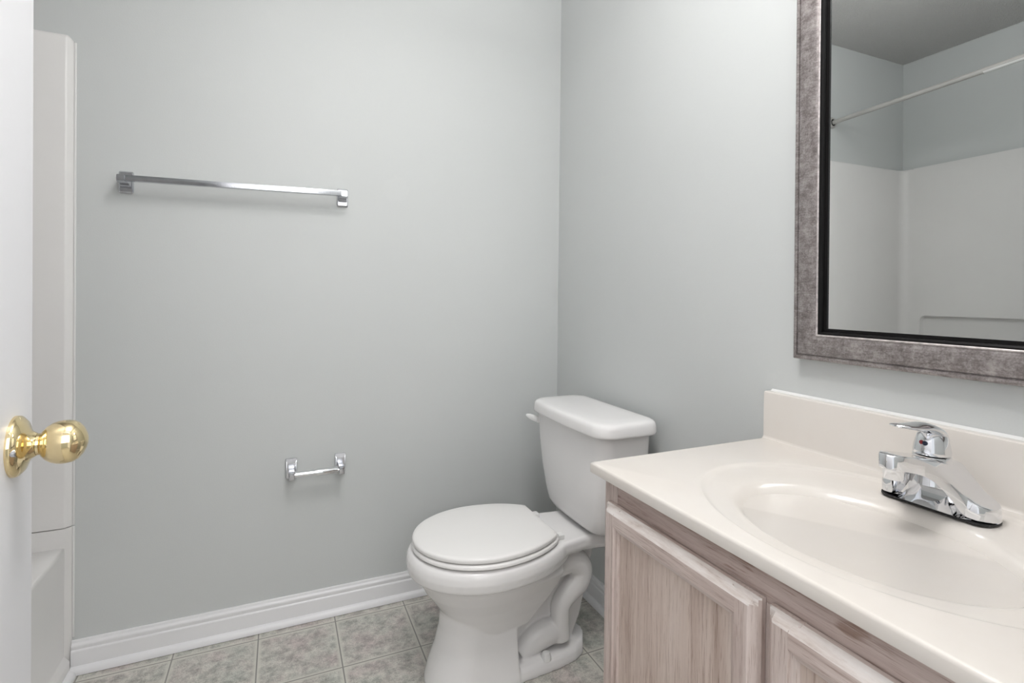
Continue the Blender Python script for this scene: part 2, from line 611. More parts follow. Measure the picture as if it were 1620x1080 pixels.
for name, sgn in (('end_panel', 0), ('end_panel', 1)):
    bm = bmesh.new()
    pr = [(XT, -.0005), (XT - .0005, -.0022), (XT - .002, -.0040), (XA + .001, -.0155), (XA - .001, -.0172), (XA - .004, -.0180)]
    pr += [(XL + .075, -.018)]
    for k in range(1, 8):
        a = math.radians(90 * k / 8)
        pr.append((XL + .075 - .045 * math.sin(a), -.018 - .045 * (1 - math.cos(a))))
    pr += [(XL + .030, -.0835), (XL + .0005, -.0835), (XL + .0005, -.0005)]
    if sgn:
        pr = [(u, -1.52 - v) for u, v in pr]
    rounded_slab(bm, pr, ZS0, ZS1)
    obj(name, bm, M['fiberglass'], sur, angle=50)
bm = bmesh.new()
# long panel: upper part proud, lower part set back behind a rounded ledge
LZ, LY0, LY1, DEP = .965, -.110, -1.41, .024
XP = XL + .031
def rr_loop(yc, zc, hy, hz, r, x):
    return [(x, a, b) for a, b in rrect(yc, zc, hy, hz, r, 6)]
yc, zc = (LY0 + LY1) / 2, (LZ + .50) / 2
hy, hz = (LY0 - LY1) / 2, (LZ - .50) / 2
outer = []
for (_, a, b) in rr_loop(yc, zc, hy, hz, .03, XP):
    pass
inner = rr_loop(yc, zc, hy, hz, .03, XP)
oy0, oy1, oz0, oz1 = -1.446, -.074, ZS0, ZS1 - .0008
ow = []
for (x, a, b) in inner:
    dy, dz = a - yc, b - zc
    ty = ((oy1 if dy > 0 else oy0) - yc) / dy if abs(dy) > 1e-6 else 1e9
    tz = ((oz1 if dz > 0 else oz0) - zc) / dz if abs(dz) > 1e-6 else 1e9
    t = min(ty, tz)
    ow.append((XP, yc + dy * t, zc + dz * t))
# snap the nearest perimeter points to the corners
for cyy in (oy0, oy1):
    for czz in (oz0, oz1):
        i = min(range(len(ow)), key=lambda k: (ow[k][1] - cyy) ** 2 + (ow[k][2] - czz) ** 2)
        ow[i] = (XP, cyy, czz)
loft(bm, [[(XL + .0005, b, c) for a, b, c in ow], ow, inner,
          [(XP - .004, yc + (b - yc) * .997, zc + (c - zc) * .990) for a, b, c in inner],
          [(XP - DEP + .004, yc + (b - yc) * .993, zc + (c - zc) * .972) for a, b, c in inner],
          [(XP - DEP, yc + (b - yc) * .988, zc + (c - zc) * .955) for a, b, c in inner]])
obj('back_panel', bm, M['fiberglass'], sur, angle=40)

# caulk where the surround meets the paint, the seam to the tub
bm = bmesh.new()
box(bm, (XT + .0002, -.0030, ZS0), (XT + .0055, -.0005, ZS1 - .016), .0012)
obj('caulk_bead', bm, M['caulk'], sur)
bm = bmesh.new()
box(bm, (XT + .0002, -.0030, .10), (XT + .0055, -.0005, .4165), .0012)
obj('caulk_bead', bm, M['caulk'], tub)

# ------------------------------------------------------------------ shower curtain rod
RX, RZ = -1.690, 2.002
rod = empty('curtain_rod', (RX, 0, RZ), 'pale telescoping shower curtain rod above the bathtub, seen in the mirror', 'curtain rod')
bm = bmesh.new(); tube(bm, [(RX, -.012, RZ), (RX, -.90, RZ)], .0115, 20); obj('inner_tube', bm, M['rod'], rod)
bm = bmesh.new(); lathe(bm, (RX, -.655, RZ), (0, -1, 0), [(0, .0116), (0, .0128), (.853, .0128), (.853, .0105)], 24); obj('outer_tube', bm, M['rod'], rod)
for yy, dr in ((-.0005, -1), (-1.5195, 1)):
    bm = bmesh.new(); lathe(bm, (RX, yy, RZ), (0, dr, 0), [(0, .030), (.004, .030), (.009, .026), (.010, .019), (.006, .017)], 28); fl = obj('end_flange', bm, M['rod'], rod)
    bm = bmesh.new(); lathe(bm, (RX, yy, RZ), (0, dr, 0), [(.004, .021), (.0085, .021), (.0085, .0106), (.004, .0106)], 28); obj('rubber_ring', bm, M['rubber'], fl)
bm = bmesh.new()
rings = []
for yy in (-.66, -1.10):
    rings.append([(RX + .0132 * math.cos(math.radians(a)), yy, RZ + .0132 * math.sin(math.radians(a))) for a in range(-95, -20, 10)] +
                 [(RX + .0127 * math.cos(math.radians(a)), yy, RZ + .0127 * math.sin(math.radians(a))) for a in range(-25, -100, -10)])
loft(bm, rings); obj('sticker', bm, M['caulk'], rod)
rod.rotation_euler = (-math.atan(.027 / .785), 0, 0)

# ------------------------------------------------------------------ towel bar
tb = empty('towel_bar', (-1.14, 0, 1.40), 'chrome square towel bar on two brackets on the grey back wall', 'towel bar')
for (bx, zc_, zp_, hp_) in ((-1.443, 1.398, 1.4025, .0315), (-.8405, 1.407, 1.4085, .0300)):
    bm = bmesh.new()
    lo = rrect(bx, zp_, .0178, hp_, .004, 4)
    hi = rrect(bx, zp_, .0145, hp_ - .004, .003, 4)
    loft(bm, [[(u, -.0005, v) for u, v in lo], [(u, -.005, v) for u, v in lo], [(u, -.009, v) for u, v in hi]])
    br = obj('bracket', bm, M['chrome_dull'], tb)
    bm = bmesh.new()
    zb = zc_ + .006
    # post: steps out from the plate, wider at the wall
    sec = [(-.008, .0140, zb - .020, zb + .012), (-.018, .0122, zb - .015, zb + .011), (-.028, .0115, zb - .0105, zb + .0105), (-.062, .0108, zb - .0095, zb + .0102), (-.066, .0092, zb - .008, zb + .0088)]
    loft(bm, [[(bx - h, y, a), (bx + h, y, a), (bx + h, y, b), (bx - h, y, b)] for y, h, a, b in sec])
    bmesh.ops.bevel(bm, geom=list(bm.edges), offset=.0012, segments=2, affect='EDGES')
    obj('post', bm, M['chrome_dull'], br)
bm = bmesh.new()
vs = box(bm, (-1.434, -.064, 1.3970), (-.850, -.047, 1.4135), .0012)
for v_ in bm.verts:
    v_.co.z += (v_.co.x + 1.142) / .61 * .009 + .0045
obj('bar', bm, M['chrome_dull'], tb)

# ------------------------------------------------------------------ toilet paper holder
tp = empty('toilet_paper_holder', (-.918, 0, .51), 'empty chrome toilet paper holder with spring roller on the grey back wall', 'toilet paper holder')
for bx in (-.994, -.841):
    bm = bmesh.new()
    secs = [(-.0005, .0172, .480, .5425), (-.006, .0172, .480, .5425), (-.018, .0142, .4815, .5310)]
    loft(bm, [[(bx - h, y, a), (bx + h, y, a), (bx + h, y, b), (bx - h, y, b)] for y, h, a, b in secs])
    bmesh.ops.bevel(bm, geom=list(bm.edges), offset=.0012, segments=2, affect='EDGES')
    br = obj('bracket', bm, M['chrome_dull'], tp)
    bm = bmesh.new()
    box(bm, (bx - .0085, -.066, .4895), (bx + .0085, -.017, .5135), .002)
    obj('arm', bm, M['chrome_dull'], br)
bm = bmesh.new()
lathe(bm, (-.986, -.055, .5025), (1, 0, 0), [(0, .004), (.003, .004), (.003, .0095), (.066, .0095), (.066, .0120), (.131, .0120), (.133, .0110), (.133, .004), (.137, .004)], 28)
obj('roller', bm, M['chrome'], tp)

# ------------------------------------------------------------------ toilet
TY = -.444
toi = empty('toilet', (-.40, TY, 0), 'white two-piece round-front toilet with closed lid beside the oak vanity', 'toilet')


def egg(xw, hw, fr, bk, xb, n=48, z=0.0, yc=TY, e=2.0):
    """round-front outline: widest at xw, half width hw, front radius fr, back radius bk cut off at x = xb; starts at the back on the -y side"""
    amax = math.pi - math.acos(max(-1, min(1, -(xb - xw) / bk))) if bk > (xb - xw) else math.pi
    out = []
    a1 = math.asin(min(1, (xb - xw) / bk)) if bk > (xb - xw) else math.pi / 2
    A0, A1 = -math.pi / 2 - a1, math.pi / 2 + a1
    for k in range(n + 1):
        a = A0 + (A1 - A0) * k / n
        c, s = math.cos(a), math.sin(a)
        rx = fr if c > 0 else bk
        out.append((xw - rx * abs(c) ** (2 / e) * (1 if c > 0 else -1), yc + hw * abs(s) ** (2 / e) * (1 if s > 0 else -1), z))
    return out


bm = bmesh.new()
# bowl with its overhanging rim band, lofted from underneath to the rim
B = [  # z, xw, hw, front, back radius, back cut
    (.135, -.47, .066, .095, .12, -.385),
    (.145, -.47, .084, .105, .20, -.372),
    (.185, -.475, .099, .128, .23, -.338),
    (.220, -.48, .115, .148, .27, -.312),
    (.260, -.485, .138, .172, .30, -.294),
    (.295, -.49, .155, .186, .31, -.280),
    (.310, -.49, .159, .190, .27, -.265),
    (.313, -.49, .172, .204, .27, -.25),
    (.317, -.49, .1785, .212, .27, -.245),
    (.322, -.49, .1815, .216, .275, -.235),
    (.342, -.49, .1845, .219, .28, -.21),
    (.358, -.49, .1825, .217, .28, -.19),
    (.368, -.49, .1785, .212, .28, -.19),
    (.3735, -.49, .170, .203, .28, -.19)]
loft(bm, [egg(xw, hw, fr, bk, xb, 48, z) for z, xw, hw, fr, bk, xb in B])


# deck that carries the tank: narrow waist flaring under the tank
def deck_ring(z, grow, zdrop=0):
    pts = [(-.34, .128), (-.30, .124), (-.25, .110), (-.20, .103), (-.15, .108), (-.10, .118), (-.05, .122), (-.03, .118)]
    L = [(x, TY + (h + grow), z) for x, h in pts]
    Rr = [(x, TY - (h + grow), z) for x, h in reversed(pts)]
    return L + Rr


loft(bm, [deck_ring(.318, -.035), deck_ring(.332, -.010), deck_ring(.345, 0), deck_ring(.366, 0), deck_ring(.374, -.006)])
# front column of the pedestal, half round with a flat back
COLS = [(0.0, -.545, .108, .112), (.015, -.545, .107, .110), (.05, -.540, .098, .106), (.10, -.530, .088, .098), (.15, -.520, .083, .096), (.19, -.513, .084, .100), (.225, -.505, .092, .118), (.25, -.50, .105, .13)]
rings = []
for z, xw, hw, fr in COLS:
    r_ = []
    for k in range(25):
        a = -math.pi / 2 + math.pi * k / 24
        r_.append((xw - fr * math.cos(a), TY + hw * math.sin(a), z))
    xbk = -.409
    r_ += [(xbk - .004, TY + hw, z), (xbk, TY + hw - .006, z), (xbk, TY - hw + .006, z), (xbk - .004, TY - hw, z)]
    rings.append(r_)
loft(bm, rings)
# foot plate
fp = []
for z, g in ((0, 0.0), (.012, 0.0), (.026, -.004), (.034, -.012), (.038, -.024)):
    L = [(-.50, .105), (-.42, .105), (-.34, .100), (-.28, .096), (-.22, .085), (-.185, .066), (-.168, .040), (-.164, .012)]
    fp.append([(x - (0 if x < -.3 else -g * .6 if False else -g * -.6), TY + h + g, z) for x, h in L] + [(x - (0 if x < -.3 else -g * -.6), TY - h - g, z) for x, h in reversed(L)])
loft(bm, fp)
# thin middle web behind the trapway
web = [(-.43, .02), (-.21, .02), (-.175, .10), (-.150, .20), (-.120, .33), (-.30, .34), (-.45, .25)]
loft(bm, [[(x, TY + s, z) for x, z in web] for s in (.030, -.030)])
# trapway: up from the bowl, over the hump, back and down to the outlet
tr = [(-.430, .110, .026), (-.385, .150, .028), (-.345, .193, .030), (-.305, .236, .033), (-.262, .272, .036), (-.215, .283, .038), (-.186, .255, .039), (-.194, .217, .037), (-.228, .190, .033), (-.255, .160, .029), (-.258, .115, .028), (-.256, .060, .031)]
for sg in (-1, 1):
    pt_ = spline([(x, TY + sg * (((.052 if i_ < 4 else .064 if i_ < 5 else .072) - r * .72) * min(1, max(0, (x + .44) / .13))), z) for i_, (x, z, r) in enumerate(tr)], 8)
    rad = [q.x for q in spline([(r, 0, 0) for x, z, r in tr], 8)]
    tube(bm, pt_, rad, 20)
    # outlet shoulder running forward along the foot
    pt_ = spline([(-.248, TY + sg * .040, .070), (-.290, TY + sg * .040, .082), (-.335, TY + sg * .040, .072), (-.385, TY + sg * .038, .040)], 8)
    rad = [.030 + .010 * math.sin(math.pi * min(1, k / 24)) for k in range(len(pt_))]
    tube(bm, pt_, rad, 20)
bowl = obj('bowl', bm, M['porcelain'], toi, angle=180)
rm = bowl.modifiers.new('fuse', 'REMESH')
rm.mode = 'VOXEL'
rm.voxel_size = .0028
rm.use_smooth_shade = True
sm = bowl.modifiers.new('soften', 'SMOOTH')
sm.factor = .5
sm.iterations = 9
# bolt caps
for s in (-1, 1):
    bm = bmesh.new()
    lathe(bm, (-.318, TY + s * .080, .030), (0, 0, 1), [(0, .0155), (.004, .0155), (.016, .0120), (.0195, .0100), (.0205, .006), (.0208, 0)], 24)
    obj('bolt_cap', bm, M['plastic'], toi)


def slab(outline_at, levels):
    bm_ = bmesh.new()
    loft(bm_, [outline_at(s, z) for z, s in levels])
    return bm_


def lid_outline(s, z):
    return egg(-.490, .172 + s, .201 + s, .238 + s, -.304 + s * .3, 56, z, TY - .003)


seat = obj('seat', slab(lambda s, z: egg(-.490, .174 + s, .201 + s, .240 + s, -.296, 56, z, TY - .003), [(.3765, -.012), (.378, -.002), (.381, .002), (.387, .002), (.390, -.001), (.391, -.006)]), M['seat'], toi, angle=50)
lid = obj('lid', slab(lid_outline, [(.3945, -.004), (.3955, .0), (.403, .0015), (.4065, -.0005), (.4085, -.004), (.4098, -.012), (.4108, -.05), (.4112, -.10)]), M['seat'], toi, angle=50)
for yy in (TY - .080, TY + .080):
    bm = bmesh.new()
    box(bm, (-.300, yy - .012, .374), (-.268, yy + .012, .388), .003)
    tube(bm, [(-.294, yy - .016, .391), (-.294, yy + .016, .391)], .0050, 14)
    obj('hinge', bm, M['plastic'], toi)


def tank_ring(z, hw, xf, xb, r, bow, dz=lambda x, y: 0, dy=0.0):
    out = []
    hx, cx_ = (xb - xf) / 2, (xb + xf) / 2
    for (x, y) in rrect(cx_, 0, hx, hw, r, 8):
        pass
    pts = rrect(cx_, 0, hx, hw, r, 8)
    # add points along the front so that it can bow out
    res = []
    for i, q in enumerate(pts):
        res.append(q)
        nx = pts[(i + 1) % len(pts)]
        if abs(q[1] - nx[1]) > hw * .5:
            for k in range(1, 8):
                t = k / 8
                res.append((q[0] + (nx[0] - q[0]) * t, q[1] + (nx[1] - q[1]) * t))
    for (x, y) in res:
        if x < cx_:
            x -= bow * (1 - (y / hw) ** 2)
        out.append((x, TY + y + dy, z + dz(x, y)))
    return out


bm = bmesh.new()
TK = [(.381, .110, -.165, -.075, .040, .004), (.384, .138, -.180, -.062, .045, .006), (.392, .158, -.190, -.055, .048, .008), (.408, .172, -.196, -.050, .048, .009),
      (.44, .182, -.200, -.046, .046, .010), (.52, .197, -.208, -.042, .044, .011), (.60, .206, -.213, -.040, .042, .012), (.698, .211, -.218, -.038, .042, .013)]
loft(bm, [tank_ring(*t) for t in TK])
obj('tank', bm, M['porcelain'], toi, angle=60)
bm = bmesh.new()
LK = [(.6925, .214, -.223, -.036, .046, .014), (.6930, .225, -.233, -.030, .050, .014), (.6950, .2275, -.2360, -.028, .050, .014), (.7000, .2280, -.2368, -.0275, .050, .014), (.7180, .2265, -.2355, -.029, .050, .014),
      (.7250, .2245, -.2335, -.031, .050, .014), (.7295, .2205, -.2295, -.035, .049, .014), (.7320, .2140, -.2230, -.041, .047, .013), (.7335, .2020, -.2110, -.052, .042, .012), (.7345, .17, -.18, -.075, .03, .008)]
LK = [(t[0], t[1] - .0045) + t[2:] + ((lambda x, y: 0), -.0105) for t in LK]
loft(bm, [tank_ring(*t) for t in LK])
obj('tank_lid', bm, M['porcelain'], toi, angle=60)
# flush lever at the upper left of the tank front
bm = bmesh.new()
ly = TY + .176
lathe(bm, (-.208, ly, .664), (-1, .15, 0), [(0, .013), (.010, .013), (.013, .010), (.014, .0)], 20)
sec = []
for t, wy, hz in ((0, .007, .010), (.25, .008, .011), (.5, .008, .0105), (.75, .007, .009), (1, .004, .005)):
    p = Vector((-.222, ly - .004, .661)).lerp(Vector((-.242, ly + .046, .668)), t)
    sec.append([p + Vector((math.cos(2 * math.pi * k / 16) * wy * -1, 0, math.sin(2 * math.pi * k / 16) * hz)) for k in range(16)])
loft(bm, sec)
obj('flush_lever', bm, M['plastic'], toi)

# ------------------------------------------------------------------ vanity cabinet
XFR = -.465           # face frame front
CY0, CY1, ZT = -1.027, -1.748, .746
YM = (CY0 + CY1) / 2
van = empty('vanity_cabinet', (-.24, YM, 0), 'pickled pinkish oak bathroom vanity cabinet with two panelled doors', 'cabinet')
bm = bmesh.new()
box(bm, (XFR + .019, CY0, .09), (-.002, CY0 - .013, ZT))
box(bm, (XFR + .019, CY1, .09), (-.002, CY1 + .013, ZT))
box(bm, (XFR + .019, CY0 - .013, .09), (-.002, CY1 + .013, .105))
box(bm, (-.012, CY0 - .013, .105), (-.002, CY1 + .013, ZT))
box(bm, (XFR + .075, CY0, .0), (XFR + .06, CY1, .09))
box(bm, (XFR + .075, CY0, .0), (-.012, CY0 - .013, .09))
box(bm, (XFR + .075, CY1, .0), (-.012, CY1 + .013, .09))
obj('carcass', bm, M['wood_panel'], van, smooth=False)
for ya, yb, zb in ((CY0, CY0 - .038, ZT), (YM + .022, YM - .022, .6998), (CY1 + .038, CY1, ZT)):
    bm = bmesh.new(); box(bm, (XFR, ya, .09), (XFR + .019, yb, zb), .0008); obj('stile', bm, M['wood_z'], van)
for za, zb, spans in ((.700, ZT, ((CY0 - .0382, CY1 + .0382),)), (.09, .13, ((CY0 - .0382, YM + .0222), (YM - .0222, CY1 + .0382)))):
    for ya, yb in spans:
        bm = bmesh.new(); box(bm, (XFR + .0003, ya, za), (XFR + .019, yb, zb), .0005); obj('rail', bm, M['wood_rail'], van)


def cab_door(y0, y1, z0, z1):
    """y0 > y1; outer edges bevelled, flat panel set back behind a beaded frame"""
    XB, XO, XF_ = XFR - .0008, -.473, -.4845
    fw, bv = .044, .013
    d = bmesh.new()
    # flat recessed panel
    box(d, (XB, y0 - fw + .006, z0 + fw - .006), (XF_ + .0085, y1 + fw - .006, z1 - fw + .006))
    dr = obj('door', d, M['wood_panel'], van, smooth=False)

    def member(prof, s0, s1, t0, t1, mp):
        """prof: list (offset from the outer edge, x); mitre-free butt joint"""
        b_ = bmesh.new()
        loft(b_, [[mp(o, x, s) for o, x in prof] for s in (s0, s1)])
        return b_
    # profile across a frame member, from the outer edge in: bevel, flat face, inner bead
    pr = [(0, XB), (0, XO), (.0025, XO - .0035), (.0105, XF_ + .0012), (bv, XF_), (fw - .011, XF_), (fw - .009, XF_ + .0030), (fw - .003, XF_ + .0045), (fw - .0004, XF_ + .0080), (fw - .0004, XB)]

    def facing(b_):
        for f_ in b_.faces:
            f_.normal_update()
            n_ = f_.normal
            if abs(n_.z) > .2 and abs(n_.x) > .05 and abs(abs(f_.calc_center_median().z - (z0 + z1) / 2) - (z1 - z0) / 2) < bv:
                f_.material_index = 1  # end bevels get the whiter oak, their up-facing brightness painted in
    # stiles run the full height, their ends bevelled like the outer edge
    ends = [(0, XB), (0, XO), (.0025, XO - .0035), (.0105, XF_ + .0012), (bv, XF_)]
    for ye, sg in ((y0, -1), (y1, 1)):
        b_ = bmesh.new()
        rows = [[(max(x, lim), ye + sg * o, z0 + e) for o, x in pr] for e, lim in ends[1:]]
        rows += [[(max(x, lim), ye + sg * o, z1 - e) for o, x in pr] for e, lim in reversed(ends[1:])]
        loft(b_, rows)
        facing(b_)
        obj('door_stile', b_, [M['wood_z'], M['wood_edge']], dr, angle=25)
    for ze, sg in ((z1, -1), (z0, 1)):
        b_ = bmesh.new()
        loft(b_, [[(x + (.0003 if x < XB else -.0001), yy_, ze + sg * (o + .0003)) for o, x in pr] for yy_ in (y0 - (fw - .0112), y1 + (fw - .0112))])
        facing(b_)
        obj('door_rail', b_, [M['wood_y'], M['wood_edge']], dr, angle=25)
    return dr


cab_door(-1.046, -1.3835, .115, .706)
cab_door(-1.3955, -1.732, .115, .706)

# ------------------------------------------------------------------ vanity top with moulded basin
ZK = .7681
vt = empty('washbasin_countertop', (-.24, -1.386, .747), 'ivory one-piece countertop with moulded oval basin and backsplash on the oak cabinet', 'countertop')
TX0, TX1, TY0, TY1 = -.4858, -.0005, -1.767, -1.0052
BC = Vector((-.279, -1.386)); BA, BBb = .131, .181
RC = Vector((-.250, -1.386)); RA, RB = .204, .262
per = []
NS = 36
for a, b in (((TX1, TY0), (TX1, TY1)), ((TX1, TY1), (TX0, TY1)), ((TX0, TY1), (TX0, TY0)), ((TX0, TY0), (TX1, TY0))):
    for k in range(NS):
        t = k / NS
        t = .5 - .5 * math.cos(math.pi * t) if False else t
        per.append(Vector((a[0] + (b[0] - a[0]) * t, a[1] + (b[1] - a[1]) * t)))


def ell_at(c, ax, ay, ang):
    x, y = superell(ang, ax, ay, 2.0)
    return Vector((c.x + x, c.y + y))


angs = [math.atan2(q.y - BC.y, q.x - BC.x) for q in per]


def ring_pt(ang, k):
    """point on the outer ring ellipse hit by the ray from the bowl centre"""
    d = Vector((math.cos(ang), math.sin(ang)))
    o = BC - RC
    ax, ay = RA * k, RB * k
    A = (d.x / ax) ** 2 + (d.y / ay) ** 2
    Bq = 2 * (o.x * d.x / ax ** 2 + o.y * d.y / ay ** 2)
    Cq = (o.x / ax) ** 2 + (o.y / ay) ** 2 - 1
    t = (-Bq + math.sqrt(Bq * Bq - 4 * A * Cq)) / (2 * A)
    return BC + d * t


def inset(q, d):
    return Vector((min(max(q.x, TX0 + d), TX1), min(max(q.y, TY0 + d), TY1 - d)))


bm = bmesh.new()
rings = []
# underside, rolled edge
for d, z in ((.004, ZK - .0215), (.0005, ZK - .0195), (0, ZK - .0165), (0, ZK - .0050), (.0006, ZK - .0028), (.0018, ZK - .0011), (.0035, ZK - .0002), (.0055, ZK)):
    rings.append([(*inset(q, d), z) for q in per])
base_n = len(rings)
for k, z in ((1.035, ZK), (1.012, ZK + .0002), (1.0, ZK - .0004), (.985, ZK - .0022), (.965, ZK - .0036), (.945, ZK - .0040)):
    row = []
    for q, a in zip(per, angs):
        p = ring_pt(a, k)
        i_ = inset(q, .0060)
        # never step outside the slab
        if (p - BC).length > (i_ - BC).length:
            p = i_
        row.append((*p, z))
    rings.append(row)
for s, t in ((.35, .12), (.65, .25)):
    rings.append([(*(ring_pt(a, .945).lerp(ell_at(BC, BA * 1.13, BBb * 1.104, a), s)), ZK - .0040 - t * .007) for a in angs])
for k, z in ((1.13, -.0066), (1.08, -.0078), (1.04, -.0100), (1.00, -.0140), (.965, -.0195), (.93, -.0270), (.89, -.0370), (.84, -.0500), (.77, -.0670), (.68, -.0850), (.57, -.1020), (.45, -.1160), (.32, -.1275), (.20, -.1345), (.12, -.1380), (.06, -.1395)):
    kk = k
    rings.append([(*ell_at(BC, BA * kk, BBb * (1 + (kk - 1) * .8 if kk > 1 else kk), a), ZK + z) for a in angs])
loft(bm, rings, caps=True)
obj('countertop', bm, M['marble'], vt, angle=45)
bm = bmesh.new()
# backsplash with a small cove at its foot
pf = [(-.0005, ZK - .001), (-.0275, ZK - .001), (-.0250, ZK + .0010), (-.0234, ZK + .0030), (-.0225, ZK + .0060), (-.0222, .868), (-.0214, .8715), (-.0190, .8735), (-.0005, .8738)]
extrude_profile(bm, pf, TY1, TY0, lambda u, v, s: (u, s, v))
obj('backsplash', bm, M['marble'], vt, angle=30)
bm = bmesh.new()
extrude_profile(bm, [(-.0005, .8738), (-.0060, .8738), (-.0045, .8752), (-.0016, .8772), (-.0005, .8782)], TY1 - .004, TY0, lambda u, v, s: (u, s, v))
obj('caulk_bead', bm, M['caulk'], vt)
bm = bmesh.new()
lathe(bm, (BC.x, BC.y, ZK - .1385), (0, 0, 1), [(0, .023), (.002, .023), (.0025, .019), (.001, .016), (.003, .014), (.0035, .0)], 28)
obj('drain', bm, M['chrome'], vt)

# ------------------------------------------------------------------ faucet
FY = -1.385
ZD = ZK - .0030         # the deck where it stands
fau = empty('faucet', (-.08, FY, ZD), 'chrome single-lever centerset faucet standing behind the oval basin', 'faucet')


def lerp_tab(tab, t):
    for (a, *va), (b, *vb) in zip(tab[:-1], tab[1:]):
        if t <= b:
            k = (t - a) / (b - a) if b > a else 0
            return [p + (q - p) * k for p, q in zip(va, vb)]
    return list(tab[-1][1:])


# profile by distance from the middle: xb back, H height, xl lip x, zt lip top, zb lip bottom, xh hollow x, zh hollow z, xf foot x
TAB = [(0.000, -.070, .070, -.2290, .0935, .0715, -.122, .040, -.124),
       (0.008, -.070, .070, -.2275, .0933, .0713, -.122, .040, -.124),
       (0.012, -.070, .0695, -.2245, .0932, .0712, -.122, .040, -.124),
       (0.0150, -.070, .069, -.2200, .0928, .0708, -.122, .0395, -.124),
       (0.0175, -.070, .0685, -.2125, .0922, .0702, -.122, .039, -.124),
       (0.0195, -.070, .0675, -.2020, .0905, .0685, -.122, .038, -.124),
       (0.0225, -.070, .065, -.1870, .0865, .0645, -.122, .035, -.124),
       (0.026, -.070, .061, -.1730, .0805, .0585, -.122, .031, -.124),
       (0.030, -.070, .056, -.1605, .0720, .0495, -.122, .026, -.124),
       (0.035, -.070, .050, -.1480, .0605, .0365, -.122, .019, -.124),
       (0.040, -.070, .044, -.1380, .0500, .0230, -.122, .011, -.124),
       (0.045, -.070, .038, -.1300, .0405, .0090, -.1225, .004, -.124),
       (0.050, -.070, .0325, -.1250, .0330, .0030, -.1225, .001, -.124),
       (0.058, -.070, .0275, -.1230, .0268, .0020, -.123, .0008, -.124),
       (0.066, -.070, .0245, -.1230, .0238, .0020, -.123, .0008, -.124),
       (0.0757, -.070, .0215, -.1230, .0210, .0020, -.123, .0008, -.124)]


def body_row(dy):
    a = abs(dy)
    w_ = .0018 if a < .062 else 0.0
    rows = [lerp_tab(TAB, abs(a + k * w_)) for k in (-1, -.5, 0, .5, 1)]
    r_ = [sum(c) / 5 for c in zip(*rows)]
    # rounded ends of the base in plan
    t_ = max(0.0, (a - .0535) / (.0757 - .0535))
    hd = .0270 * math.sqrt(max(0.0, 1 - t_ ** 2.2)) + .0004
    xc_ = -.097
    r_[0] = min(r_[0], xc_ + hd)
    for q in (2, 5, 7):
        r_[q] = max(r_[q], xc_ - hd) if a > .0535 else r_[q]
    return r_


bm = bmesh.new()
YE = .0757
ys = sorted([-.055 + .110 * i / 110 for i in range(111)] + [sg * (.0535 + .0222 * math.sin(math.pi / 2 * k / 14)) for k in range(2, 15) for sg in (-1, 1)])
rings = []
for dy in ys:
    xb, H, xl, zt, zb, xh, zh, xf = body_row(dy)
    q_ = min(1.0, (xb - xf) / .03)
    r_ = [(xb + .003 * q_, 0.0), (xb + .002 * q_, H * .5), (xb - .001 * q_, H * .92), (xb - .003 * q_, H)]
    for k in range(1, 6):
        u = k / 6
        r_.append((xb - .003 * q_ + (xl + .004 * q_ - xb + .003 * q_) * u, H + (zt - H) * u))
    r_ += [(xl + .0035 * q_, zt), (xl + .0012 * q_, zt - .0008), (xl, zt - .0025), (xl + .0002 * q_, zb + .002), (xl + .003 * q_, zb)]
    # underside of the lip runs back into the hollow front
    for k in range(1, 6):
        u = k / 6
        a = u * math.pi / 2
        r_.append((xl + .003 * q_ + (xh + .014 * q_ - xl - .003 * q_) * math.sin(a), zb + (zh - zb) * (1 - math.cos(a))))
    for k in range(1, 5):
        u = k / 5
        r_.append((xh + .014 * q_ + (xf - xh - .014 * q_) * u * u, zh * (1 - u)))
    r_.append((xf, 0.0))
    rings.append([(x, FY + dy, ZD + .0022 + z) for x, z in r_])
loft(bm, rings)
body = obj('body', bm, M['chrome'], fau, angle=40)
HX = -.1135
bm = bmesh.new()
lathe(bm, (HX, FY, ZD + .040), (0, 0, 1), [(0, .0290), (.018, .0268), (.034, .0252), (.0405, .0246), (.042, .0238)], 48)
obj('collar', bm, M['chrome'], fau, angle=40)
# black gasket below the base
bm = bmesh.new()
gk = []
for dy in ys:
    xb, H, xl, zt, zb, xh, zh, xf = body_row(dy)
    gk.append([(xb + .0025, FY + dy, ZD), (xb + .0025, FY + dy, ZD + .0024), (xf - .0006, FY + dy, ZD + .0024), (xf - .0006, FY + dy, ZD)])
loft(bm, gk); obj('gasket', bm, M['rubber'], fau)
bm = bmesh.new()
lathe(bm, (-.208, FY, ZD + .0765), (0, 0, -1), [(0, .0138), (.0165, .0138), (.0185, .0132), (.0185, .0098), (.015, .0092)], 32)
obj('aerator', bm, M['chrome'], fau)
